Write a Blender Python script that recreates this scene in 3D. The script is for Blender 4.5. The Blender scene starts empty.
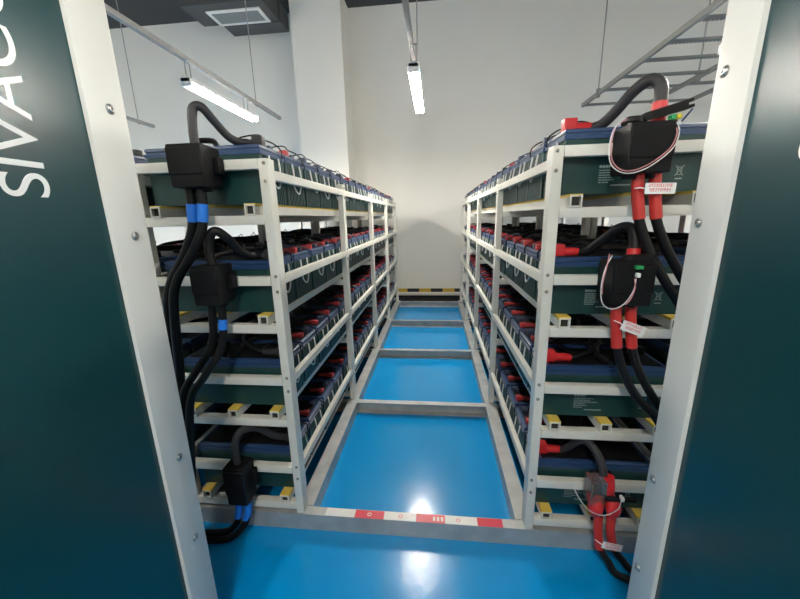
import bpy, bmesh, math, random
from mathutils import Vector, Matrix
random.seed(7)
SC = bpy.context.scene
COL = SC.collection

# ------------------------------------------------------------------ camera
CAM_POS = Vector((0.0665, -1.4108, 1.5758))
F_PX, PITCH, YAW, ROLL = 343.0, 0.2353, 0.1066, -0.0233
def _cam():
    sy, cy = math.sin(YAW), math.cos(YAW)
    fw, rt, up = Vector((-sy, cy, 0)), Vector((cy, sy, 0)), Vector((0, 0, 1))
    f2 = fw*math.cos(PITCH) - up*math.sin(PITCH)
    u2 = up*math.cos(PITCH) + fw*math.sin(PITCH)
    r3 = rt*math.cos(ROLL) + u2*math.sin(ROLL)
    u3 = u2*math.cos(ROLL) - rt*math.sin(ROLL)
    cd = bpy.data.cameras.new('camera'); cd.sensor_width = 36; cd.sensor_fit = 'HORIZONTAL'
    cd.lens = F_PX/800*36; cd.clip_start = 0.02; cd.clip_end = 60
    co = bpy.data.objects.new('camera', cd); COL.objects.link(co)
    m = Matrix((r3, u3, -f2)).transposed().to_4x4(); m.translation = CAM_POS
    co.matrix_world = m
    SC.camera = co
_cam()

# ------------------------------------------------------------------ world, exposure, lamp power
W = bpy.data.worlds.new('world'); SC.world = W; W.use_nodes = True
W.node_tree.nodes['Background'].inputs[0].default_value = (0.8, 0.86, 0.9, 1)
W.node_tree.nodes['Background'].inputs[1].default_value = 0.0
SC.view_settings.view_transform = 'Standard'; SC.view_settings.look = 'None'
SC.view_settings.gamma = 1; SC.view_settings.use_curve_mapping = False
SC.view_settings.exposure = 2.36
TUBE_STRENGTH = 42.0
try:
    SC.cycles.use_denoising = True
    SC.cycles.max_bounces = 8
    SC.cycles.sample_clamp_indirect = 6
except Exception:
    pass

# ------------------------------------------------------------------ materials
def mat(name, col, rough=0.5, metal=0.0, noise=None, bump=None, spec=0.5, coat=0.0, emit=None, alpha=None, trans=0.0):
    m = bpy.data.materials.new(name); m.use_nodes = True
    nt = m.node_tree; b = nt.nodes['Principled BSDF']
    b.inputs['Base Color'].default_value = (*col, 1)
    b.inputs['Roughness'].default_value = rough
    b.inputs['Metallic'].default_value = metal
    b.inputs['Specular IOR Level'].default_value = spec
    b.inputs['Coat Weight'].default_value = coat
    b.inputs['Coat Roughness'].default_value = 0.06
    if trans: b.inputs['Transmission Weight'].default_value = trans
    tc = None
    if noise or bump:
        tc = nt.nodes.new('ShaderNodeTexCoord')
    if noise:      # (scale, col2, rough2)
        n = nt.nodes.new('ShaderNodeTexNoise'); n.inputs['Scale'].default_value = noise[0]; n.inputs['Detail'].default_value = 5
        nt.links.new(tc.outputs['Object'], n.inputs['Vector'])
        r = nt.nodes.new('ShaderNodeValToRGB'); r.color_ramp.elements[0].position = .35; r.color_ramp.elements[1].position = .68
        r.color_ramp.elements[0].color = (*col, 1); r.color_ramp.elements[1].color = (*noise[1], 1)
        nt.links.new(n.outputs['Fac'], r.inputs['Fac']); nt.links.new(r.outputs['Color'], b.inputs['Base Color'])
        if len(noise) > 2:
            mr = nt.nodes.new('ShaderNodeMapRange'); mr.inputs['To Min'].default_value = rough; mr.inputs['To Max'].default_value = noise[2]
            nt.links.new(n.outputs['Fac'], mr.inputs['Value']); nt.links.new(mr.outputs['Result'], b.inputs['Roughness'])
    if bump:       # (scale, strength, distance)
        n = nt.nodes.new('ShaderNodeTexNoise'); n.inputs['Scale'].default_value = bump[0]; n.inputs['Detail'].default_value = 3
        nt.links.new(tc.outputs['Object'], n.inputs['Vector'])
        bp = nt.nodes.new('ShaderNodeBump'); bp.inputs['Strength'].default_value = bump[1]; bp.inputs['Distance'].default_value = bump[2]
        nt.links.new(n.outputs['Fac'], bp.inputs['Height']); nt.links.new(bp.outputs['Normal'], b.inputs['Normal'])
    if emit:
        b.inputs['Emission Color'].default_value = (*emit[0], 1); b.inputs['Emission Strength'].default_value = emit[1]
    return m
M = {
 'floor': mat('blue_epoxy', (0.0, 0.255, 0.60), 0.12, noise=(1.6, (0.0, 0.275, 0.63), 0.26), bump=(7.0, 0.16, 0.012), spec=0.42),
 'wall': mat('white_wall_paint', (0.86, 0.84, 0.79), 0.8, noise=(0.8, (0.89, 0.87, 0.82)), bump=(160, 0.05, 0.002)),
 'ceiling': mat('dark_ceiling_paint', (0.055, 0.057, 0.06), 0.9),
 'duct': mat('dark_duct', (0.06, 0.062, 0.065), 0.6),
 'rack': mat('white_powder_coat', (0.70, 0.69, 0.63), 0.42, noise=(9, (0.66, 0.645, 0.58)), bump=(350, 0.06, 0.001)),
 'steel': mat('galvanised_steel', (0.50, 0.51, 0.50), 0.40, 0.45, noise=(9, (0.38, 0.39, 0.39), 0.55)),
 'zinc': mat('zinc_strut', (0.34, 0.34, 0.33), 0.55, 0.3, noise=(20, (0.28, 0.28, 0.28))),
 'tray': mat('grey_tray', (0.22, 0.225, 0.22), 0.55, 0.3),
 'bolt': mat('bolt_metal', (0.30, 0.28, 0.23), 0.4, 0.8),
 'screw': mat('screw_metal', (0.42, 0.42, 0.41), 0.30, 0.9),
 'case': mat('dark_green_plastic', (0.007, 0.040, 0.038), 0.33, noise=(30, (0.008, 0.045, 0.042)), bump=(500, 0.05, 0.001)),
 'lid': mat('blue_plastic', (0.014, 0.044, 0.120), 0.36),
 'red': mat('red_boot', (0.55, 0.020, 0.024), 0.40),
 'redsleeve': mat('red_sleeve', (0.52, 0.03, 0.025), 0.42, bump=(120, 0.2, 0.003)),
 'black': mat('black_plastic', (0.004, 0.004, 0.005), 0.55, spec=0.2),
 'rubber': mat('black_rubber', (0.005, 0.005, 0.006), 0.5, spec=0.25),
 'grey_cable': mat('grey_corrugated', (0.028, 0.028, 0.032), 0.5, spec=0.3),
 'rope': mat('white_rope', (0.72, 0.72, 0.70), 0.6),
 'yellow': mat('yellow_pad', (0.80, 0.56, 0.06), 0.55, noise=(18, (0.72, 0.52, 0.12))),
 'hollow': mat('tube_hole_shade', (0.030, 0.028, 0.026), 0.9),  # near-black, stands in for the shade inside open tube ends
 'bluetape': mat('blue_tape', (0.015, 0.19, 0.72), 0.45),
 'tag': mat('white_tag', (0.80, 0.80, 0.79), 0.5),
 'redprint': mat('red_print', (0.72, 0.16, 0.18), 0.5),
 'whiteprint': mat('white_print', (0.28, 0.33, 0.32), 0.6),
 'letter': mat('white_letter', (0.82, 0.84, 0.83), 0.4),
 'cabgreen': mat('teal_cabinet_paint', (0.004, 0.043, 0.050), 0.24, bump=(420, 0.10, 0.0012), spec=0.5),
 'cabwhite': mat('white_cabinet_frame', (0.62, 0.625, 0.595), 0.45, bump=(300, 0.12, 0.001)),
 'tapered': mat('tape_red', (0.62, 0.02, 0.05), 0.4),
 'tapewhite': mat('tape_white', (0.75, 0.74, 0.72), 0.4),
 'tapeyellow': mat('tape_yellow', (0.70, 0.47, 0.06), 0.5),
 'tapeblack': mat('tape_black', (0.02, 0.024, 0.022), 0.5),
 'sensor': mat('blue_grey_block', (0.030, 0.045, 0.085), 0.45),
 'boot2': mat('dull_red_boot', (0.42, 0.030, 0.034), 0.45),
 'mat': mat('black_mat', (0.010, 0.011, 0.014), 0.9, spec=0.2),
 'skirt': mat('pale_skirting', (0.6, 0.59, 0.54), 0.6),
 'grille': mat('white_grille', (0.72, 0.72, 0.70), 0.5),
 'wire': mat('pink_wire', (0.55, 0.22, 0.24), 0.45),
 'wirew': mat('white_wire', (0.65, 0.62, 0.62), 0.45),
 'green': mat('green_terminal', (0.02, 0.32, 0.10), 0.45),
 'yel2': mat('yellow_terminal', (0.75, 0.65, 0.03), 0.45),
 'clear': mat('clear_cover', (0.85, 0.87, 0.88), 0.08, trans=0.92),
 'tube': mat('lit_tube', (1, 1, 1), 0.4, emit=((1.0, 0.945, 0.84), TUBE_STRENGTH)),
 'lampbody': mat('lamp_body', (0.78, 0.78, 0.78), 0.45),
}

# ------------------------------------------------------------------ mesh helpers
class MB:
    def __init__(self): self.v = []; self.f = []
    def box(self, x0, x1, y0, y1, z0, z1):
        n = len(self.v)
        self.v += [(x, y, z) for z in (z0, z1) for y in (y0, y1) for x in (x0, x1)]
        self.f += [tuple(n+i for i in q) for q in ((0,2,3,1),(4,5,7,6),(0,1,5,4),(2,6,7,3),(0,4,6,2),(1,3,7,5))]
        return self
    def quad(self, a, b, c, d):
        n = len(self.v); self.v += [a, b, c, d]; self.f.append((n, n+1, n+2, n+3)); return self
    def prism(self, pts, axis, a0, a1):
        """closed polygon pts extruded along an axis"""
        n = len(self.v); k = len(pts)
        def P(p, a):
            return {'x': (a, p[0], p[1]), 'y': (p[0], a, p[1]), 'z': (p[0], p[1], a)}[axis]
        self.v += [P(p, a0) for p in pts] + [P(p, a1) for p in pts]
        for i in range(k):
            j = (i+1) % k; self.f.append((n+i, n+j, n+k+j, n+k+i))
        self.f.append(tuple(n+i for i in range(k))[::-1]); self.f.append(tuple(n+k+i for i in range(k)))
        return self
    def hollow(self, axis, c0, c1, h, w, a0, a1, t=0.003):
        """square tube, open at both ends: centre (c0,c1), size w x h"""
        n = len(self.v)
        def P(p, q, a): return {'x': (a, p, q), 'y': (p, a, q), 'z': (p, q, a)}[axis]
        for a in (a0, a1):
            for s in (0, t):
                for dx, dz in ((-1,-1),(1,-1),(1,1),(-1,1)):
                    self.v.append(P(c0+dx*(w/2-s), c1+dz*(h/2-s), a))
        for i in range(4):
            j = (i+1) % 4
            self.f += [(n+i, n+j, n+8+j, n+8+i), (n+4+j, n+4+i, n+12+i, n+12+j),
                       (n+j, n+i, n+4+i, n+4+j), (n+8+i, n+8+j, n+12+j, n+12+i)]
        return self
    def tube(self, pts, r, seg=8, smooth=6, caps=True, rr=None):
        pts = [Vector(p) for p in pts]
        if smooth and len(pts) > 2:
            P = [2*pts[0]-pts[1]] + pts + [2*pts[-1]-pts[-2]]; out = []
            for i in range(1, len(P)-2):
                p0, p1, p2, p3 = P[i-1:i+3]
                for s in range(smooth):
                    t = s/smooth
                    out.append(.5*((2*p1)+(p2-p0)*t+(2*p0-5*p1+4*p2-p3)*t*t+(3*p1-p0-3*p2+p3)*t**3))
            out.append(pts[-1]); pts = out
        n0 = len(self.v); T = []
        for i in range(len(pts)):
            a, b = pts[max(i-1, 0)], pts[min(i+1, len(pts)-1)]
            T.append((b-a).normalized())
        ref = Vector((0,0,1)) if abs(T[0].z) < .9 else Vector((0,1,0))
        u = T[0].cross(ref).normalized()
        for i, p in enumerate(pts):
            u = (u - T[i]*u.dot(T[i])).normalized(); w = T[i].cross(u)
            ri = r if rr is None else rr(i/(len(pts)-1))
            for k in range(seg):
                a = 2*math.pi*k/seg
                self.v.append(tuple(p + ri*(math.cos(a)*u + math.sin(a)*w)))
        for i in range(len(pts)-1):
            for k in range(seg):
                j = (k+1) % seg
                self.f.append((n0+i*seg+k, n0+i*seg+j, n0+(i+1)*seg+j, n0+(i+1)*seg+k))
        if caps:
            self.f.append(tuple(n0+k for k in range(seg))[::-1])
            e = n0+(len(pts)-1)*seg; self.f.append(tuple(e+k for k in range(seg)))
        return self
    def lathe(self, c, axis, prof, seg=14):
        """prof: list of (radius, height along axis vector)"""
        c = Vector(c); ax = Vector(axis).normalized()
        ref = Vector((0,0,1)) if abs(ax.z) < .9 else Vector((1,0,0))
        u = ax.cross(ref).normalized(); w = ax.cross(u); n = len(self.v)
        for r, h in prof:
            for k in range(seg):
                a = 2*math.pi*k/seg
                self.v.append(tuple(c + ax*h + max(r, 1e-5)*(math.cos(a)*u+math.sin(a)*w)))
        for i in range(len(prof)-1):
            for k in range(seg):
                j = (k+1) % seg
                self.f.append((n+i*seg+k, n+i*seg+j, n+(i+1)*seg+j, n+(i+1)*seg+k))
        self.f.append(tuple(n+k for k in range(seg))[::-1]); e = n+(len(prof)-1)*seg
        self.f.append(tuple(e+k for k in range(seg)))
        return self
    def mesh(self, name, m, bevel=0.0, smooth=True, seg=1):
        me = bpy.data.meshes.new(name); me.from_pydata(self.v, [], self.f)
        bm = bmesh.new(); bm.from_mesh(me)
        bmesh.ops.recalc_face_normals(bm, faces=bm.faces)
        if bevel:
            bmesh.ops.bevel(bm, geom=[e for e in bm.edges if e.calc_face_angle(0) > .6], offset=bevel, segments=seg, affect='EDGES', profile=.6)
        bm.to_mesh(me); bm.free()
        if smooth:
            me.shade_smooth(); me.set_sharp_from_angle(angle=math.radians(38))
        me.materials.append(m)
        return me
    def build(self, name, m, parent=None, **k):
        return link(name, self.mesh(name, m, **k), parent)

def link(name, me, parent=None, loc=None):
    o = bpy.data.objects.new(name, me); COL.objects.link(o)
    if parent is not None: o.parent = parent
    if loc is not None: o.location = loc
    return o
def tag(o, label=None, cat=None, group=None, kind=None):
    if label: o['label'] = label
    if cat: o['category'] = cat
    if group: o['group'] = group
    if kind: o['kind'] = kind
    return o
def empty(name, loc, label, cat, group=None):
    o = bpy.data.objects.new(name, None); COL.objects.link(o); o.location = loc; o.empty_display_size = .1
    return tag(o, label, cat, group)
def sub(o, x): return (x[0]-o.location[0], x[1]-o.location[1], x[2]-o.location[2])

# ================================================================== the room
RX0, RX1, RY0, RY1, RZ = -6.6, 4.7, -5.2, 5.35, 5.08
def struct(name, mb, m, parent=None, **k):
    o = mb.build(name, m, parent, **k)
    if parent is None: tag(o, kind='structure')
    return o
struct('floor', MB().box(RX0-.2, RX1+.2, RY0-.2, RY1+.2, -.2, 0), M['floor'], smooth=False)
struct('ceiling', MB().box(RX0-.2, RX1+.2, RY0-.2, RY1+.2, RZ, RZ+.2), M['ceiling'], smooth=False)
struct('wall_back', MB().box(RX0-.2, RX1+.2, RY1, RY1+.2, 0, RZ), M['wall'], smooth=False)
struct('wall_front', MB().box(RX0-.2, RX1+.2, RY0-.2, RY0, 0, RZ), M['wall'], smooth=False)
struct('wall_left', MB().box(RX0-.2, RX0, RY0, RY1, 0, RZ), M['wall'], smooth=False)
struct('wall_right', MB().box(RX1, RX1+.2, RY0, RY1, 0, RZ), M['wall'], smooth=False)
tag(struct('wall_column', MB().box(-2.27, -1.44, 4.80, RY1, 0, RZ), M['wall'], smooth=False), kind='structure')
bb = struct('baseboard_back', MB().box(-1.44, RX1, RY1-.015, RY1, 0.0, .075), M['skirt'], smooth=False)
MB().box(-1.44, 1.9, RY1-.019, RY1-.0155, 0.0, .036).build('black_foot', M['mat'], bb, smooth=False)
x = -1.44; k = 0
while x < 1.9:
    MB().box(x, min(x+.235, 1.9), RY1-.004, RY1, .105, .175).build('tape_segment', M['tapeyellow' if k % 2 else 'tapeblack'], bb, smooth=False)
    x += .235; k += 1
tag(MB().box(-.66, .55, 4.72, 5.33, 0.0, .012).build('rubber_mat', M['mat'], bevel=.003),
    'black rubber mat on the floor at the foot of the far wall', 'mat')

# ================================================================== steel base frame under both racks
BAY, NB = 1.152, 4
ZB = .094
def channel_x(x0, x1, yweb, open_dir, z0, z1, depth, t=.006):
    """C channel running along X; web at yweb, flanges toward open_dir"""
    y1 = yweb + open_dir*depth; s = open_dir
    pts = [(yweb, z0), (y1, z0), (y1, z0+t), (yweb+s*t, z0+t), (yweb+s*t, z1-t), (y1, z1-t), (y1, z1), (yweb, z1)]
    return MB().prism(pts, 'x', x0, x1)
def channel_y(y0, y1, xweb, open_dir, z0, z1, depth, t=.006):
    x1 = xweb + open_dir*depth; s = open_dir
    pts = [(xweb, z0), (x1, z0), (x1, z0+t), (xweb+s*t, z0+t), (xweb+s*t, z1-t), (x1, z1-t), (x1, z1), (xweb, z1)]
    return MB().prism(pts, 'y', y0, y1)
base = empty('base_frame', (0, 0, 0), 'grey galvanised steel channel frame on the blue floor under the battery racks', 'frame')
fb = [channel_x(-1.94, -.032, -.006, 1, 0, ZB, .052).build('front_beam', M['steel'], base),
      channel_x(-.0312, 1.83, -.006, 1, 0, ZB, .052).build('front_beam', M['steel'], base)]
for x0, od in ((-.58, -1), (-1.265, 1), (.465, 1), (1.155, -1), (-1.93, 1), (1.818, -1)):
    channel_y(.052, 4.68, x0, od, 0, ZB, .08).build('side_beam', M['steel'], base)
for k in range(1, NB+1):
    channel_x(-.58, .465, k*BAY+.0, -1, 0, ZB, .055).build('cross_beam', M['steel'], base)
for x0, x1 in ((-1.85, -1.265), (-1.185, -.66), (.545, 1.075), (1.155, 1.738)):
    for k in range(1, NB+1):
        channel_x(x0, x1, k*BAY, -1, 0, ZB, .055).build('cross_beam', M['steel'], base)
segs = [(-.56,-.499,None), (-.499,-.345,'tapewhite'), (-.345,-.194,'tapered'), (-.194,-.031,'tapewhite'), (-.031,.115,'tapered'), (.115,.274,'tapewhite'), (.274,.397,'tapered')]
for a, b, c in segs:
    if c: MB().box(a+.0005, b-.0005, -.005, .043, ZB, ZB+.0012).build('tape_segment', M[c], fb[0] if b < 0 else fb[1], smooth=False)
# small red maker's ring printed on white tape, white one on the red tape
def ring(x, y, z, r, m, par):
    mb = MB(); n = 16
    for i in range(n):
        a0, a1 = 2*math.pi*i/n, 2*math.pi*(i+1)/n
        mb.quad(*[(x+q*math.cos(a), y+q*math.sin(a), z) for a, q in ((a0, r), (a1, r), (a1, r*.62), (a0, r*.62))])
    return mb.build('printed_ring', m, par, smooth=False)
for x, m in ((-.27, 'tapewhite'), (-.11, 'redprint'), (.18, 'redprint')):
    ring(x, .019, ZB+.0018, .011, M[m], fb[0] if x < 0 else fb[1])
m0 = MB()
for x in (.055, .075, .094): m0.box(x, x+.011, .006, .030, ZB+.0012, ZB+.0018)
m0.build('printed_mark', M['tapewhite'], fb[1], smooth=False)

# ================================================================== racks
R_TOP = [1.820, 1.335, .854, .369]          # end rail tops
SIDE_TOP = [1.780, 1.335, .850, .369]       # side rail tops
L_TOP = [1.598, 1.113, .633, .151]          # support rail tops
TH = .040; TUBE = .045
def bolt_mesh():
    return MB().lathe((0,0,0), (0,-1,0), [(.0075,0), (.0075,.0012), (.0055,.0016), (.0055,.005), (.004,.006)], 10).mesh('bolt', M['bolt'])
BOLT = bolt_mesh()
def bolt_side(sx):
    return MB().lathe((0,0,0), (sx,0,0), [(.0075,0), (.0075,.0012), (.0055,.0016), (.0055,.005), (.004,.006)], 10).mesh('bolt', M['bolt'])
BOLTX = {1: bolt_side(1), -1: bolt_side(-1)}
RACK_MESH = {}
def make_rack(xa, sx, label, lengths=4):
    """xa: x of the aisle face of the posts; sx: direction away from the aisle"""
    root = empty('battery_rack', (xa, 0, ZB), label, 'rack', 'battery racks')
    X = lambda d: sx*d
    def rng(d0, d1): return (min(X(d0), X(d1)), max(X(d0), X(d1)))
    zt = R_TOP[0]-ZB
    ymax = NB*BAY+.06
    key = ('post', sx)
    if key not in RACK_MESH:
        a, b = rng(0, .04)
        RACK_MESH[key] = MB().box(a, b, 0, .06, 0, zt).mesh('post', M['rack'], bevel=.003, seg=2)
        a, b = rng(.0, .04)
        RACK_MESH['postr', sx] = MB().box(a, b, 0, .06, 0, zt).mesh('post', M['rack'], bevel=.003)
        a, b = rng(.042, .601)
        RACK_MESH['end', sx] = MB().box(a, b, .002, .038, -TH, 0).mesh('end_rail', M['rack'], bevel=.003, seg=2)
        RACK_MESH['sup', sx] = MB().box(a, b, .004, .044, -TH, 0).mesh('support_rail', M['rack'], bevel=.003, seg=2)
        a, b = rng(.002, .030)
        RACK_MESH['side', sx] = MB().box(a, b, .0615, BAY-.0015, -TH, 0).mesh('side_rail', M['rack'], bevel=.003)
        RACK_MESH['tube', sx] = MB().hollow('y', 0, 0, TUBE, TUBE, -.002, ymax-.004, .006).mesh('support_tube', M['rack'], smooth=False)
        RACK_MESH['pad', sx] = MB().box(-.0242, .0242, .001, ymax-.01, TUBE/2-.007, TUBE/2+.0035).mesh('pad_strip', M['yellow'], smooth=False)
        RACK_MESH['hole', sx] = MB().box(-.0164, .0164, .012, .014, -.0164, .0164).mesh('hole_shade', M['hollow'], smooth=False)  # dark plate just inside the tube mouth, painted shade of the hollow
    for k in range(NB+1):
        for d in (0, .602):
            p = link('post', RACK_MESH[key if k == 0 else ('postr', sx)], root, (X(d), k*BAY, 0))
            if k == 0:
                for t in range(4):
                    for dz, dx in ((-.018 if t == 0 else 0.002, .016), (-.088 if t == 0 else -.066, .016)):
                        link('bolt', BOLT, p, (X(dx), 0, R_TOP[t]-ZB+dz))
            elif d == 0 and k <= 2:
                for t in range(4):
                    for dz in (.012, -.058):
                        if SIDE_TOP[t]-ZB+dz < zt: link('bolt', BOLTX[-sx], p, (0, .03, SIDE_TOP[t]-ZB+dz))
        for t in range(4):
            link('support_rail', RACK_MESH['sup', sx], root, (0, k*BAY, L_TOP[t]-ZB))
            if k in (0, NB): link('end_rail', RACK_MESH['end', sx], root, (0, k*BAY, R_TOP[t]-ZB))
    for t in range(4):
        for k in range(NB):
            for d in (0, .610):
                link('side_rail', RACK_MESH['side', sx], root, (X(d), k*BAY, SIDE_TOP[t]-ZB))
        for d in (.098, .312, .526):
            q = link('support_tube', RACK_MESH['tube', sx], root, (X(d), 0, L_TOP[t]-ZB+TUBE/2))
            link('pad_strip', RACK_MESH['pad', sx], q)
            link('hole_shade', RACK_MESH['hole', sx], q)
    return root
XA = {'L': -.609, 'R': .4965, 'C': -1.897, 'D': 1.785}
SX = {'L': -1, 'R': 1, 'C': 1, 'D': -1}
make_rack(XA['L'], -1, 'white steel battery rack with blue-taped black cables at its end')
make_rack(XA['R'], 1, 'white steel battery rack with red-sleeved cables and white tags at its end')
make_rack(XA['C'], 1, 'white steel battery rack standing back to back behind the blue-taped rack')
make_rack(XA['D'], -1, 'white steel battery rack standing back to back behind the red-sleeved rack')

# ================================================================== batteries
BL, BW, CH, LH = .522, .240, .200, .042      # length, width, case height, lid height
PITCH_Y = .2535
def battery_parts(sx):
    """meshes of one battery, aisle end at x=0, body toward sx"""
    D = {}
    # case: ribbed short ends
    pts = []; n = 11; w = BW-.006
    for i in range(n):
        y0 = -w/2+.012+(w-.024)*i/n; y1 = -w/2+.012+(w-.024)*(i+1)/n; m_ = (y1-y0)
        pts += [(.004, y0), (.004, y0+m_*.45), (.0075, y0+m_*.5), (.0075, y1-m_*.05)]
    a = [(.004, -w/2+.003)] + pts + [(.004, w/2-.003), (.007, w/2)]
    b = [(BL-.007, w/2)] + [(BL-x, -y) for x, y in ([(.004, -w/2+.003)] + pts + [(.004, w/2-.003)])] + [(BL-.007, -w/2), (.007, -w/2)]
    D['case'] = MB().prism([(sx*x, y) for x, y in a+b], 'z', 0, CH).mesh('case', M['case'], smooth=False)
    # lid: stepped rim + raised centre + grip notch
    def rect(i, z): return [(sx*(i), -BW/2+i, z), (sx*(BL-i), -BW/2+i, z), (sx*(BL-i), BW/2-i, z), (sx*i, BW/2-i, z)]
    mb = MB(); rings = [rect(.003, CH), rect(0, CH+.001), rect(0, CH+.017), rect(.0045, CH+.019), rect(.0045, CH+.024), rect(.001, CH+.026), rect(.002, CH+.036), rect(.010, CH+.040), rect(.022, CH+.040), rect(.026, CH+.034)]
    for r in rings: mb.v += r
    for i in range(len(rings)-1):
        for k in range(4):
            j = (k+1) % 4; mb.f.append((i*4+k, i*4+j, i*4+4+j, i*4+4+k))
    mb.f.append((3,2,1,0)); e = (len(rings)-1)*4; mb.f.append((e, e+1, e+2, e+3))
    D['lid'] = mb.mesh('lid', M['lid'], smooth=False)
    x0, x1 = sorted((sx*.028, sx*(BL-.028)))
    D['top'] = MB().box(x0, x1, -BW/2+.028, BW/2-.028, CH+.0345, CH+.0415).mesh('dark_top_panel', M['rubber'], smooth=False)  # black panel standing in for dark covering and shade on the lid top
    # rope handles, three hang variants
    D['rope'] = []
    for dz, sk, out in ((.070, .0, .006), (.085, .012, .010), (.060, -.010, .007)):
        p = [(-sx*.002, -.047, CH+.004), (-sx*out, -.046, CH-.05), (-sx*out, -.040+sk, dz+.03), (-sx*(out+.004), sk, dz), (-sx*out, .040+sk, dz+.03), (-sx*out, .046, CH-.05), (-sx*.002, .047, CH+.004)]
        D['rope'].append(MB().tube(p, .0042, 6, 4).mesh('rope_handle', M['rope']))
    # terminal boots: L-shaped, one on each end
    def boot(x, y, d, m, name, k=1.0):
        q = MB(); zt = CH+LH-.004
        a_, b_ = sx*x-.020*k, sx*x+.020*k
        w = .018*k; hh = .034*k*k
        q.box(a_, b_, y-w, y+w, zt-.006, zt+hh)
        zc = zt+.014*k
        q.tube([(sx*x+d*.012, y, zc), (sx*x+d*.05*k, y, zc), (sx*x+d*.075*k, y, zc-.002), (sx*x+d*.098, y, zc-.003)], .0145, 10, 0, rr=lambda t: (.0165-.003*t)*k)
        return q.mesh(name, m, bevel=.004*k, seg=2)
    D['red'] = [boot(.034+.012*q, -.050+dy, sx, M['boot2'], 'red_boot', k) for q, dy, k in ((0, 0, .95), (1, .012, .82), (.5, -.014, .88))]
    D['redbig'] = boot(.036, -.050, sx, M['red'], 'red_boot', 1.22)
    D['blk0'] = boot(.036, -.050, sx, M['grey_cable'], 'black_boot', 1.15)
    D['blkA'] = boot(.036, -.050, sx, M['sensor'], 'black_boot')
    D['blk'] = boot(BL-.045, .050, -sx, M['rubber'], 'black_boot')
    # link cable from this red boot across the lid to the next battery's black boot
    z = CH+LH+.008
    D['link'] = []
    for h, s in ((.030, .02), (.042, .05), (.022, -.01)):
        p = [(sx*.12, -.05, z), (sx*.18, -.04+s*.3, z+h*.7), (sx*.26, .03+s, z+h), (sx*.33, .13+s*.5, z+h*.9), (sx*.38, PITCH_Y+.02, z+h*.3), (sx*(BL-.125), PITCH_Y+.05, z)]
        D['link'].append(MB().tube(p, .0115, 8, 4).mesh('link_cable', M['rubber']))
    D['sense'] = []
    for h, s in ((.052, .0), (.036, .03), (.062, -.02)):
        p = [(-sx*.004, .085, CH+.01), (-sx*.003, .08, CH+LH+.004), (sx*.022, .065, CH+LH+h*.5), (sx*.05, .050, CH+LH+h*.7), (sx*(.09+s), .02, CH+LH+h), (sx*.13, -.03+s, CH+LH+h*.55), (sx*.17, .02, CH+LH+.006)]
        D['sense'].append(MB().tube(p, .0032, 5, 4).mesh('sense_wire', M['sensor' if h < .05 else 'black']))
    D['harness'] = [MB().tube([(sx*x0, -PITCH_Y/2, z_), (sx*(x0+w0), -.05, z_+.012), (sx*(x0-w0*.6), .05, z_+.006), (sx*x0, PITCH_Y/2, z_)], .012, 7, 4).mesh('harness_cable', M['rubber'])
                    for x0, w0, z_ in ((.30, .020, CH+LH+.014), (.27, -.025, CH+LH+.018))]
    D['sbox'] = MB().box(*sorted((sx*.030, sx*.062)), .035, .072, CH+LH-.008, CH+LH+.020).mesh('sensor_block', M['sensor'], bevel=.003)
    return D
BAT = {s: battery_parts(s) for s in (-1, 1)}
ORD = ['first','second','third','fourth','fifth','sixth','seventh','eighth','ninth','tenth','eleventh','twelfth','thirteenth','fourteenth','fifteenth','sixteenth','seventeenth','eighteenth']
TIER = ['top','second','third','bottom']
RACKNAME = {'L': 'rack with blue-taped cables', 'R': 'rack with red-sleeved cables', 'C': 'rack behind the blue-taped rack', 'D': 'rack behind the red-sleeved rack'}
def printed_label(par, sx):
    """white maker's print on the long side that faces the room, too small to read"""
    mb = MB(); y = -BW/2+.003-.0006
    def bar(x, z, w, h): mb.quad((x, y, z-h), (x+w, y, z-h), (x+w, y, z), (x, y, z))
    rr = random.Random(3)
    def row(x, z, w, h, a, b):
        e = x+w
        while x < e-.004:
            q = min(rr.uniform(a, b), e-x); bar(x, z, q*.82, h); x += q
    row(.138, .105, .052, .0095, .010, .012)
    for i, w in enumerate((.085, .07, .10, .05, .06, .04)): row(.138, .088-i*.0088, w, .0035, .006, .014)
    row(.185, .034, .075, .006, .007, .010)
    row(.165, .150, .03, .012, .012, .014)
    # crossed-out bin
    bar(.412, .090, .026, .003); bar(.416, .086, .003, .022); bar(.431, .086, .003, .022); bar(.416, .064, .018, .003)
    mb.quad((.408, y, .058), (.412, y, .058), (.442, y, .096), (.438, y, .096)); mb.quad((.438, y, .058), (.442, y, .058), (.412, y, .096), (.408, y, .096))
    bar(.412, .050, .026, .005)
    return tag(mb.build('printed_label', M['whiteprint'], par, smooth=False), kind='stuff')
nbat = 18
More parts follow.
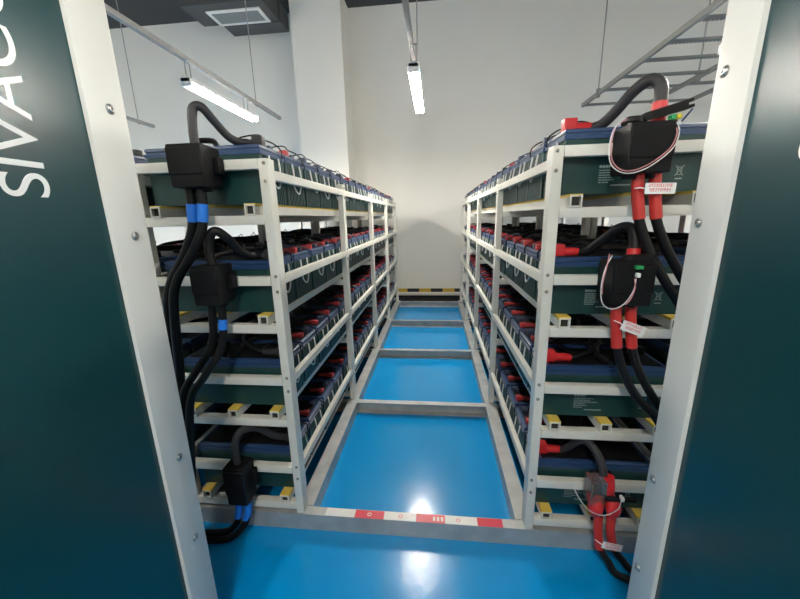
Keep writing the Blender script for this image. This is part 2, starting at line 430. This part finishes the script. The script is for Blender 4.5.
def place_batteries(rk, tiers, count):
    sx = SX[rk]; D = BAT[sx]
    for t in tiers:
        for i in range(count):
            rr = random.Random(hash((ord(rk), t, i)) & 0xffff)
            x = XA[rk] + sx*(.052 + rr.uniform(-.002, .003)); y = .052 + BW/2 + i*PITCH_Y; z = L_TOP[t]+TUBE+.0036
            lab = f'green battery {ORD[i]} from near end, {TIER[t]} tier of {RACKNAME[rk]}'
            o = empty('battery', (x, y, z), lab, 'battery', f'batteries on the {RACKNAME[rk]}')
            link('case', D['case'], o); link('lid', D['lid'], o)
            link('rope_handle', D['rope'][rr.randrange(3)], o)
            first_black = (rk == 'L' and i == 0)
            dark_cap = (t == 0 and i > 0 and rr.random() < .6)
            link('black_boot' if first_black or dark_cap else 'red_boot', D['blk0' if first_black else 'redbig' if i == 0 else 'blkA'] if (first_black or i == 0 or dark_cap) else D['red'][rr.randrange(3)], o)
            link('dark_top_panel', D['top'], o)
            link('black_boot', D['blk'], o)
            if i > 0 or t == 2:
                if i < count-1: link('link_cable', D['link'][rr.randrange(3)], o)
            link('harness_cable', D['harness'][rr.randrange(2)], o)
            link('sensor_block', D['sbox'], o); link('sense_wire', D['sense'][rr.randrange(3)], o)
            if i == 0 and rk == 'R': printed_label(o, sx)
place_batteries('L', range(4), nbat)
place_batteries('R', range(4), nbat)
place_batteries('C', range(4), nbat)
place_batteries('D', range(4), nbat)

# ================================================================== fuse boxes and cables at the rack ends
def fuse_box(x0, x1, y0, y1, z0, z1, label, m='black', lugs=True):
    o = empty('fuse_box', ((x0+x1)/2, (y0+y1)/2, z0), label, 'fuse box', 'fuse boxes on the rack ends')
    cx, cy = (x0+x1)/2, (y0+y1)/2; w, d, h = (x1-x0)/2, (y1-y0)/2, z1-z0
    mb = MB(); n = 0
    for z, s in ((0, .96), (h*.25, .985), (h*.93, 1.0), (h, .98)):
        mb.v += [(-w*s, -d, z), (w*s, -d, z), (w*s, d, z), (-w*s, d, z)]
    for i in range(3):
        for k in range(4):
            j = (k+1) % 4; mb.f.append((i*4+k, i*4+j, i*4+4+j, i*4+4+k))
    mb.f += [(3,2,1,0), (12,13,14,15)]
    mb.build('body', M[m], o, bevel=.004)
    MB().box(-w*.97, w*.97, -d-.005, -d, h*.30, h*.92).build('cover', M[m], o, bevel=.002)
    if lugs:
        for s in (-1, 1):
            MB().box(min(s*w, s*(w+.018)), max(s*w, s*(w+.018)), d*.2, d*.9, h*.35, h*.75).build('mounting_lug', M[m], o, bevel=.002)
    for s in (-.45, .45):
        MB().lathe((s*w, 0, -.014), (0,0,1), [(.020,0), (.023,.004), (.023,.015)], 12).build('cable_gland', M[m], o)
    return o
def cable(pts, r, label, m='rubber', sleeves=(), group='power cables', name='power_cable', seg=10, smooth=8):
    """sleeves: (points, radius, material, part name)"""
    o = MB().tube(pts, r, seg, smooth).build(name, M[m])
    tag(o, label, 'cable', group)
    for p, rr, mm, nm in sleeves:
        MB().tube(p, rr, seg, smooth if len(p) > 2 else 0).build(nm, M[mm], o)
    return o
# ---- left rack: black boxes
fuse_box(-.945, -.805, -.125, -.004, 1.705, 1.862, 'black fuse box on the top tier of the rack with blue-taped cables')
fuse_box(-.930, -.815, -.125, -.004, 1.235, 1.400, 'black fuse box on the second tier of the rack with blue-taped cables')
fuse_box(-.950, -.845, -.10, -.004, .215, .425, 'black fuse box on the bottom tier of the rack with blue-taped cables, beside the floor')
def loop_cable(pts, r, label, m): return cable(pts, r, label, m, group='short looped cables from battery to fuse box', name='looped_cable')
loop_cable([(-.866,-.06,1.855), (-.866,-.06,1.91), (-.864,-.055,1.97), (-.855,-.05,2.003), (-.832,-.035,2.005), (-.812,0,1.965), (-.79,.05,1.918), (-.77,.09,1.903), (-.745,.122,1.904)], .017,
           'grey cable looping up out of the top fuse box under the lit tube lamp', 'grey_cable')
loop_cable([(-.868,-.06,1.392), (-.874,-.06,1.45), (-.864,-.06,1.51), (-.838,-.055,1.538), (-.808,-.03,1.51), (-.788,.03,1.445), (-.77,.09,1.418), (-.745,.122,1.419)], .019,
           'black cable looping from the second-tier black fuse box back to its battery', 'rubber')
loop_cable([(-.895,-.055,.418), (-.898,-.055,.46), (-.902,-.045,.525), (-.885,-.01,.57), (-.84,.05,.55), (-.78,.10,.475), (-.745,.122,.456)], .018,
           'grey cable looping from the bottom black fuse box back to its battery', 'grey_cable')
# long runs down the end of the left rack
def tape(p0, p1, r): return ([p0, p1], r, 'bluetape', 'blue_tape')
cable([(-.905,-.075,1.70), (-.906,-.078,1.63), (-.915,-.08,1.56), (-.936,-.085,1.50), (-.975,-.088,1.43), (-1.045,-.09,1.33), (-1.08,-.09,1.22), (-1.105,-.09,.95), (-1.145,-.09,.55), (-1.18,-.09,.15), (-1.21,-.11,.03), (-1.30,-.16,.019)], .0185,
      'black cable with blue tape running down from the top fuse box, outer of two', sleeves=[tape((-.906,-.0775,1.645), (-.911,-.0795,1.575), .0205)])
cable([(-.858,-.075,1.70), (-.860,-.078,1.63), (-.872,-.08,1.56), (-.897,-.09,1.50), (-.937,-.10,1.43), (-1.003,-.115,1.33), (-1.03,-.12,1.22), (-1.055,-.12,.95), (-1.10,-.12,.55), (-1.14,-.125,.15), (-1.18,-.15,.03), (-1.30,-.20,.019)], .0185,
      'black cable with blue tape running down from the top fuse box, inner of two', sleeves=[tape((-.860,-.0775,1.645), (-.868,-.0795,1.575), .0205)])
cable([(-.898,-.065,1.23), (-.899,-.07,1.16), (-.902,-.075,1.10), (-.925,-.09,1.02), (-.985,-.12,.93), (-1.035,-.15,.83), (-1.06,-.155,.6), (-1.10,-.155,.3), (-1.14,-.165,.06), (-1.19,-.20,.02), (-1.30,-.25,.019)], .0165,
      'plain black cable dropping from the second-tier black fuse box')
cable([(-.850,-.065,1.23), (-.852,-.07,1.16), (-.856,-.075,1.10), (-.875,-.09,1.02), (-.935,-.13,.92), (-.995,-.16,.82), (-1.03,-.165,.6), (-1.07,-.17,.3), (-1.11,-.19,.06), (-1.17,-.24,.02), (-1.30,-.30,.019)], .0165,
      'black cable with one blue tape band dropping from the second-tier fuse box', sleeves=[tape((-.852,-.07,1.163), (-.855,-.074,1.118), .0185)])
cable([(-.921,-.055,.215), (-.923,-.06,.15), (-.938,-.07,.085), (-.995,-.075,.03), (-1.10,-.085,.019), (-1.3,-.10,.019)], .0165,
      'black blue-taped cable curving onto the floor from the bottom fuse box, outer one', sleeves=[([(-.921,-.0555,.20), (-.923,-.06,.15), (-.930,-.066,.112)], .0185, 'bluetape', 'blue_tape')])
cable([(-.874,-.055,.215), (-.876,-.06,.15), (-.895,-.08,.08), (-.96,-.11,.028), (-1.08,-.125,.019), (-1.3,-.145,.019)], .0165,
      'black blue-taped cable curving onto the floor from the bottom fuse box, inner one', sleeves=[([(-.874,-.0555,.20), (-.876,-.06,.15), (-.886,-.07,.108)], .0185, 'bluetape', 'blue_tape')])
# ---- right rack: boxes with levers, red sleeves, tags
fuse_box(.700, .842, -.125, -.004, 1.702, 1.860, 'black fuse box on the top tier of the rack with red-sleeved cables', lugs=False)
fuse_box(.700, .842, -.125, -.004, 1.240, 1.404, 'black fuse box on the second tier of the rack with red-sleeved cables', lugs=False)
ob = empty('fuse_box', (.795, -.06, .30), 'open fuse box with clear cover and red boots on the bottom tier', 'fuse box', 'fuse boxes on the rack ends')
MB().box(-.035, .055, .02, .056, .02, .15).build('body', M['black'], ob, bevel=.004)
MB().box(-.07, -.005, -.05, .018, .05, .165).build('clear_cover', M['clear'], ob, bevel=.003)
for s in (-.03, .03):
    MB().tube([(s*1.1, -.035, -.005), (s*1.2, -.035, .02), (s*1.1, -.03, .05), (s*.8, -.01, .085)], .02, 10, 6, rr=lambda t: .019+.012*math.sin(t*3.1)).build('red_boot', M['red'], ob)
MB().tube([(.02, -.01, .08), (.02, -.015, .12), (.015, -.01, .17)], .022, 10, 5).build('red_boot', M['red'], ob)
MB().box(-.012, .115, -.06, -.045, .085, .105).build('lever', M['black'], ob, bevel=.003)
def lever(x, z, dx, dz, label):
    o = empty('fuse_lever', (x, -.10, z), label, 'lever', 'fuse levers')
    L = math.hypot(dx, dz); ux, uz = dx/L, dz/L; nx, nz = -uz, ux
    def P(a, b, y): return (ux*a+nx*b, y, uz*a+nz*b)
    mb = MB()
    out = [(-.014, -.011), (L-.02, -.014), (L, -.013), (L, -.004), (L-.016, -.003), (L-.016, .004), (L, .005), (L, .014), (-.005, .014), (-.014, .006)]
    n = len(out); mb.v = [P(a, b, -.010) for a, b in out] + [P(a, b, .010) for a, b in out]
    for i in range(n): mb.f.append((i, (i+1) % n, n+(i+1) % n, n+i))
    mb.f += [tuple(range(n))[::-1], tuple(range(n, 2*n))]
    mb.build('arm', M['black'], o, smooth=False)
    MB().lathe((0, -.011, 0), (0,-1,0), [(.012,0), (.012,.004), (.005,.005)], 12).build('pivot', M['rubber'], o)
    return o
lever(.752, 1.876, .135, .036, 'black notched fuse lever sticking out of the top red-sleeved fuse box')
lever(.752, 1.412, .10, .004, 'black fuse lever on the second-tier red-sleeved fuse box')
def wire_loop(pts, m, label): return cable(pts, .0019, label, m, group='thin signal wires', name='signal_wire', seg=6)
wire_loop([(0.687,-.115,1.872), (0.650,-.128,1.845), (0.638,-.135,1.79), (0.650,-.137,1.735), (0.692,-.138,1.708), (0.752,-.138,1.722), (0.816,-.137,1.77), (0.834,-.135,1.815), (0.832,-.125,1.845)], 'wire', 'pink signal wire looped around the top red-sleeved fuse box')
wire_loop([(0.682,-.12,1.876), (0.644,-.131,1.84), (0.633,-.136,1.785), (0.644,-.139,1.728), (0.692,-.141,1.700), (0.757,-.141,1.716), (0.824,-.139,1.77), (0.840,-.136,1.82), (0.836,-.125,1.848)], 'wirew', 'white signal wire looped around the top red-sleeved fuse box')
wire_loop([(.70,-.10,1.425), (.668,-.128,1.38), (.657,-.137,1.31), (.668,-.139,1.255), (.70,-.139,1.235), (.74,-.138,1.252), (.768,-.136,1.30), (.775,-.13,1.345)], 'wirew', 'white signal wire looped around the second-tier fuse box')
wire_loop([(.69,-.10,1.43), (.672,-.128,1.385), (.663,-.133,1.33), (.664,-.136,1.29)], 'wire', 'short pink signal wire beside the second-tier fuse box')
wire_loop([(.77,-.13,1.345), (.772,-.137,1.31), (.76,-.139,1.27), (.745,-.139,1.25)], 'wire', 'short pink signal wire in front of the second-tier fuse box')
wire_loop([(.655,-.09,.44), (.672,-.11,.40), (.71,-.135,.355), (.77,-.14,.335), (.83,-.13,.36), (.845,-.12,.40)], 'wirew', 'pale signal wire looped below the open bottom fuse box')
def conn(x, z, w, h, m, label, y=-.135):
    tag(MB().box(x-w/2, x+w/2, y-.008, y+.016, z-h/2, z+h/2).build('wire_connector', M[m], bevel=.002), label, 'connector', 'wire connectors')
conn(.838, 1.848, .011, .011, 'tag', 'white plug on the signal wire of the top fuse box', -.128)
conn(.828, 1.870, .014, .016, 'green', 'green terminal block on the top fuse box', -.112)
conn(.846, 1.872, .012, .014, 'yel2', 'yellow terminal block on the top fuse box', -.112)
conn(.775, 1.386, .024, .013, 'green', 'green terminal block on the second-tier fuse box', -.140)
conn(.776, 1.358, .013, .016, 'tag', 'white plug on the signal wire of the second-tier fuse box', -.136)
conn(.845, .408, .012, .018, 'tag', 'white plug beside the open bottom fuse box', -.125)
cable([(.842,-.125,1.845), (.858,-.128,1.868), (.872,-.13,1.888)], .003, 'short blue wire end poking up from the top fuse box', 'lid', group='thin signal wires', name='signal_wire', seg=6)
# looped cables
c = cable([(.672,.122,1.897), (.70,.10,1.905), (.725,.06,1.935), (.755,.01,1.985), (.785,-.03,2.008), (.808,-.05,1.99), (.815,-.055,1.95), (.812,-.06,1.90), (.810,-.062,1.862)], .0195,
          'grey corrugated cable looping over the top red-sleeved fuse box', 'grey_cable',
          sleeves=[([(.814,-.056,1.93), (.811,-.061,1.862)], .0235, 'red', 'red_sleeve')], group='short looped cables from battery to fuse box', name='looped_cable')
cable([(.672,.122,1.412), (.70,.10,1.425), (.73,.06,1.465), (.765,.01,1.515), (.79,-.03,1.515), (.796,-.05,1.47), (.792,-.06,1.43), (.79,-.062,1.402)], .0195,
      'black cable looping behind the second-tier red-sleeved fuse box', 'rubber',
      sleeves=[([(.7935,-.056,1.443), (.790,-.062,1.405)], .0225, 'red', 'red_sleeve')], group='short looped cables from battery to fuse box', name='looped_cable')
cable([(.672,.122,.446), (.70,.10,.48), (.725,.06,.545), (.745,.02,.575), (.768,-.02,.555), (.785,-.05,.51), (.79,-.062,.47)], .0175,
      'grey cable looping down into the open bottom fuse box', 'grey_cable', group='short looped cables from battery to fuse box', name='looped_cable')
# red-sleeved runs down the right
def red_run(pts, ps, label, r=.0165):
    return cable(pts, r, label, sleeves=[(ps, r+.003, 'redsleeve', 'red_sleeve')])
red_run([(0.770,-.065,1.71), (0.773,-.07,1.64), (0.785,-.075,1.555), (0.830,-.085,1.44), (0.890,-.10,1.33), (0.960,-.11,1.22), (1.010,-.12,1.05), (1.050,-.12,.8), (1.080,-.12,.4), (1.100,-.13,.06), (1.220,-.16,.019)],
        [(0.770,-.065,1.705), (0.773,-.07,1.64), (0.787,-.076,1.55)], 'black cable with red sleeve hanging from the top fuse box, nearer the tag string')
red_run([(0.825,-.065,1.71), (0.830,-.07,1.64), (0.842,-.075,1.555), (0.885,-.085,1.45), (0.940,-.10,1.35), (1.000,-.11,1.25), (1.050,-.12,1.08), (1.090,-.12,.8), (1.120,-.12,.4), (1.140,-.13,.06), (1.260,-.16,.019)],
        [(0.825,-.065,1.705), (0.830,-.07,1.64), (0.844,-.076,1.55)], 'black cable with red sleeve hanging from the top fuse box, beyond the tag')
red_run([(0.754,-.065,1.245), (0.755,-.07,1.18), (0.767,-.08,1.07), (0.802,-.09,.96), (0.852,-.10,.87), (0.932,-.12,.78), (0.982,-.13,.66), (1.012,-.14,.4), (1.042,-.15,.06), (1.162,-.2,.019)],
        [(0.754,-.065,1.243), (0.755,-.07,1.18), (0.767,-.08,1.065)], 'black cable with red sleeve hanging from the second-tier fuse box, nearer the post')
red_run([(0.806,-.065,1.245), (0.808,-.07,1.18), (0.821,-.08,1.07), (0.856,-.09,.97), (0.906,-.10,.88), (0.966,-.12,.79), (1.016,-.13,.66), (1.046,-.14,.4), (1.076,-.15,.06), (1.196,-.2,.019)],
        [(0.806,-.065,1.243), (0.808,-.07,1.18), (0.821,-.08,1.065)], 'black cable with red sleeve hanging from the second-tier fuse box, farther from the post')
red_run([(0.775,-.095,.295), (0.778,-.10,.22), (0.788,-.105,.14), (0.830,-.12,.07), (0.860,-.14,.03), (0.950,-.17,.019), (1.150,-.24,.019)],
        [(0.775,-.095,.293), (0.778,-.10,.22), (0.790,-.106,.13)], 'red-sleeved cable curving onto the floor from the open bottom fuse box, nearer the post', .0155)
red_run([(0.827,-.095,.295), (0.830,-.10,.22), (0.847,-.105,.14), (0.892,-.11,.075), (0.930,-.12,.035), (1.000,-.135,.019), (1.150,-.17,.019)],
        [(0.827,-.095,.293), (0.830,-.10,.22), (0.850,-.106,.13)], 'red-sleeved cable curving onto the floor from the open bottom fuse box, farther from the post', .0155)
def tag_card(x, z, ang, label, y=-.105, w=.088, h=.036):
    o = empty('paper_tag', (x, y, z), label, 'tag', 'white tags on red sleeves'); o.rotation_euler = (0, ang, 0)
    MB().box(0, w, -.001, .001, -h/2, h/2).build('card', M['tag'], o, bevel=.0006)
    mb = MB(); rr = random.Random(5)
    for r_, z_ in ((0, .009), (1, -.006)):
        xx = .010 + r_*.004
        while xx < w-.016:
            q = rr.uniform(.004, .008)
            for dz in (0, .0045, .008):
                if rr.random() < .8: mb.quad((xx, -.0016, z_+dz-.004), (xx+q*.85, -.0016, z_+dz-.004), (xx+q*.85, -.0016, z_+dz-.0018), (xx, -.0016, z_+dz-.0018))
            mb.quad((xx+q*.4, -.0016, z_-.004), (xx+q*.4+.0016, -.0016, z_-.004), (xx+q*.4+.0016, -.0016, z_+.007), (xx+q*.4, -.0016, z_+.007))
            xx += q*1.15
    tag(mb.build('red_writing', M['redprint'], o, smooth=False), kind='stuff')
    MB().tube([(0, 0, 0), (-.012, .004, .003), (-.024, .018, .002)], .0022, 6, 3).build('tie', M['tag'], o)
tag_card(.775, 1.652, .02, 'white tag with red writing on the top red-sleeved cables', -.108, .098, .036)
tag_card(.758, 1.168, .36, 'tilted white tag with red writing on the second-tier red-sleeved cables', -.112, .088, .038)
tag_card(.785, .178, .18, 'white tag with red writing on the bottom red-sleeved cables', -.135, .085, .034)

# ================================================================== tube lamps on hanging struts
def strut(x, y0, y1, z, rods, label):
    o = empty('strut_channel', (x, y0, z), label, 'strut', 'hanging lamp struts')
    w, h, t = .0205, .041, .003; L = y1-y0
    pts = [(-w, 0), (w, 0), (w, h), (w-.009, h), (w-.009, h-t), (w-t, h-t), (w-t, t), (-w+t, t), (-w+t, h-t), (-w+.009, h-t), (-w+.009, h), (-w, h)]
    MB().prism(pts, 'y', 0, L).build('channel', M['zinc'], o, smooth=False)
    for yr in rods:
        MB().tube([(0, yr-y0, -.02), (0, yr-y0, RZ-z)], .006, 8, 0).build('threaded_rod', M['zinc'], o)
        MB().lathe((0, yr-y0, -.012), (0,0,1), [(.014,0), (.014,.010)], 6).build('nut', M['zinc'], o)
    return o
def lamp(x, y0, z, label, zs=3.0, L=1.24):
    o = empty('tube_lamp', (x, y0, z), label, 'lamp', 'twin tube lamps')
    pts = [(-.042, .012), (.042, .012), (.036, .04), (.02, .050), (-.02, .050), (-.036, .04)]
    MB().prism(pts, 'y', 0, L).build('housing', M['lampbody'], o, smooth=False)
    for s in (-.028, .028):
        MB().tube([(s, .03, -.006), (s, L-.03, -.006)], .019, 12, 0).build('tube', M['tube'], o)
    for a, b in ((0, .03), (L-.03, L)):
        MB().box(-.053, .053, a, b, -.027, .046).build('end_cap', M['lampbody'], o, bevel=.008)
    for yy in (.06, L-.2):
        mb = MB()
        for s in (-.022, .022): mb.tube([(s, yy, .045), (s, yy, zs-z+.002)], .005, 6, 0)
        mb.box(-.03, .03, yy-.012, yy+.012, zs-z-.004, zs-z+.002)
        mb.build('hanger', M['zinc'], o)
    return o
strut(-.145, -3.2, 3.30, 3.0, (-2.6, .2, 3.0), 'grey metal strut hanging over the aisle above the centre lamp')
lamp(-.125, 1.86, 2.8, 'lit twin tube lamp hanging over the middle of the aisle')
strut(-2.20, -3.2, 3.88, 3.0, (-2.6, .4, 3.19), 'grey metal strut carrying the lit lamp above the blue-taped rack')
lamp(-2.18, 1.84, 2.8, 'lit tube lamp hanging above the blue-taped rack')
strut(-4.25, -3.2, 3.93, 3.0, (-2.6, .4, 3.65), 'far grey strut end hanging beyond the blue-taped rack')
lamp(-4.23, 1.7, 2.8, 'lit tube lamp on the far strut beyond the blue-taped rack')
strut(2.2, -3.2, 1.75, 2.92, (-2.6, .2), 'grey metal strut hanging above the red-sleeved rack')
lamp(2.2, .49, 2.72, 'lit tube lamp hanging above the red-sleeved rack', zs=2.92)
for x, n in ((-.125, 'over the gap between the teal cabinets'), (-2.18, 'above the lettered teal cabinet'), (2.2, 'above the other teal cabinet')):  # unseen lamps added behind the viewer to light the cabinets
    lamp(x, -2.05 if abs(x) > 1 else -2.9, 2.8 if x < 2 else 2.72, 'unseen lit tube lamp hanging behind the viewer ' + n, zs=3.0 if x < 2 else 2.92)

# ================================================================== ladder cable tray
tr = empty('cable_tray', (2.07, 0, 3.0), 'grey ladder cable tray hanging from the ceiling above the red-sleeved rack', 'cable tray')
for x in (0, .89, 1.40):
    y0, y1 = -3.0, (4.06 if x < 1 else 4.09)
    MB().prism([(x-.004, 0), (x+.030, 0), (x+.030, .003), (x, .003), (x, .042), (x+.02, .042), (x+.02, .045), (x-.004, .045)], 'y', y0, y1).build('side_rail', M['tray'], tr, smooth=False)
def rung(x0, x1, y):
    mb = MB(); n = int((x1-x0)/.03); mb.box(x0, x1, y-.020, y+.020, .012, .03)
    for i in range(n):
        a = x0+(x1-x0)*i/n; mb.box(a+.004, a+.020, y-.024, y+.024, .006, .012)
    return mb.build('rung', M['tray'], tr, smooth=False)
ys = [4.03, 3.45, 3.05, 2.64, 2.27, 1.9, 1.5, 1.1, .7]
for y in ys: rung(0, .89, y)
for y in (4.05, 3.40, 2.75, 2.1, 1.45): rung(.92, 1.40, y)
for x, y in ((0, 3.56), (.9, 3.2), (0, 1.2), (.9, 1.2)):
    MB().tube([(x, y, -.02), (x, y, RZ-3.0)], .008, 8, 0).build('threaded_rod', M['zinc'], tr)
    MB().box(x-.02, x+.02, y-.02, y+.02, -.03, .07).build('bracket', M['tray'], tr, bevel=.003)
for i, xx in enumerate((2.12, 2.19, 2.27, 2.36)):
    tag(MB().tube([(xx, 1.78-i*.05, 3.056), (xx+.015, 1.2, 3.06), (xx-.01, .2, 3.056), (xx, -1.5, 3.056), (xx, -3., 3.056)], .026, 8, 4).build('tray_cable', M['rubber']),
        f'thick black cable lying in the ceiling tray, {ORD[i]} from the aisle', 'cable', 'cables in the ceiling tray')

# ================================================================== ceiling duct with grille
du = empty('air_duct', (-3.0, 4.4, 4.6), 'dark air duct box with a white grille under the ceiling', 'air duct')
MB().box(-.62, .62, -.35, .20, .005, RZ-4.6).build('body', M['duct'], du, bevel=.006)
MB().box(-.29, .66, .20, .50, -.02, .26).build('fan_box', M['duct'], du, bevel=.006)
gx0, gx1, gy0, gy1 = -.335, .495, -.19, .19
mb = MB()
mb.box(gx0, gx1, gy0, gy0+.05, -.012, .006).box(gx0, gx1, gy1-.05, gy1, -.012, .006).box(gx0, gx0+.05, gy0+.05, gy1-.05, -.012, .006).box(gx1-.05, gx1, gy0+.05, gy1-.05, -.012, .006)
g = mb.build('grille', M['grille'], du, smooth=False)
sl = MB().prism([(-.010, .004), (.006, -.010), (.010, -.008), (-.006, .006)], 'x', gx0+.05, gx1-.05).mesh('slat', M['tray'], smooth=False)  # slats coloured grey to stand in for the shade in their gaps
for i in range(13): link('slat', sl, g, (0, gy0+.063+i*.0213, 0))
tag(MB().box(-4.35, -4.1, 4.28, 4.44, 5.02, RZ).build('ceiling_device', M['grille'], bevel=.01), 'small white box fixed to the dark ceiling', 'ceiling box')

# ================================================================== teal cabinets either side of the viewer
def cabinet(xf, sx, yfar, frame_w, screws, label, text_y, text_z):
    """xf: x of the side facing the gap; sx: direction the cabinet extends"""
    H, D, Wd = 2.25, 1.45, .8
    o = empty('switch_cabinet', (xf, yfar, 0), label, 'cabinet', 'teal cabinets')
    def bx(mb, d0, d1, y0, y1, z0, z1): a, b = sorted((sx*d0, sx*d1)); return mb.box(a, b, y0, y1, z0, z1)
    bx(MB(), .03, Wd, -D, -.01, .08, H-.02).build('body', M['cabwhite'], o, bevel=.004)
    bx(MB(), .03, Wd-.03, -D+.03, -.03, 0, .08).build('plinth', M['black'], o)
    bx(MB(), .012, .03, -D+frame_w, -frame_w, .10+frame_w, H-frame_w).build('side_panel', M['cabgreen'], o, smooth=False)
    fr = []
    for y0, y1 in ((-frame_w, 0), (-D, -D+frame_w)):
        fr.append(bx(MB(), 0, .0299, y0, y1, .08, H).build('frame_upright', M['cabwhite'], o, bevel=.0025, seg=2))
    for z0, z1 in ((.08, .10+frame_w), (H-frame_w, H)):
        bx(MB(), 0, .0299, -D+frame_w+.0005, -frame_w-.0005, z0, z1).build('frame_crossbar', M['cabwhite'], o, bevel=.0025)
    # screws seated in dimples
    hd = MB().lathe((0,0,0), (-sx,0,0), [(.0125,-.001), (.0125,.0008), (.0105,.0016), (.0088,.0006), (.0080,.0030), (.0062,.0048), (.0030,.0050), (.0028,.0015), (.0001,.0015)], 16).mesh('screw', M['screw'])
    for z in screws:
        link('screw', hd, fr[0], (0, -.046 if sx < 0 else -.026, z))
    # upward-reading lettering
    cu = bpy.data.curves.new('lettering', 'FONT'); cu.body = 'SIVACON'; cu.size = .127; cu.extrude = .0004; cu.space_character = .95
    cu.offset = TEXT_OFFSET
    tmp = bpy.data.objects.new('lettering_curve', cu); COL.objects.link(tmp)
    bpy.context.view_layer.update()
    me = bpy.data.meshes.new_from_object(tmp.evaluated_get(bpy.context.evaluated_depsgraph_get()))
    bpy.data.objects.remove(tmp); me.materials.clear(); me.materials.append(M['letter'])
    t = link('lettering', me, o)
    xa = Vector((0,0,1)); ya = Vector((0, sx, 0)); za = xa.cross(ya)
    m = Matrix((xa, ya, za)).transposed().to_4x4()
    m.translation = Vector((sx*.0114, text_y-yfar, text_z))
    t.matrix_local = m
    return o
TEXT_OFFSET = -0.0005
cabinet(-.75, -1, -.491, .109, (1.857, 1.542, .844, .527), 'teal cabinet with white frame and tall white lettering running up its side', -.7165, 1.628)
cabinet(.70, 1, -.463, .098, (1.872, 1.546, .813, .488), 'teal cabinet with white frame beside the red-sleeved rack, only a letter edge showing', -.771, 1.648)
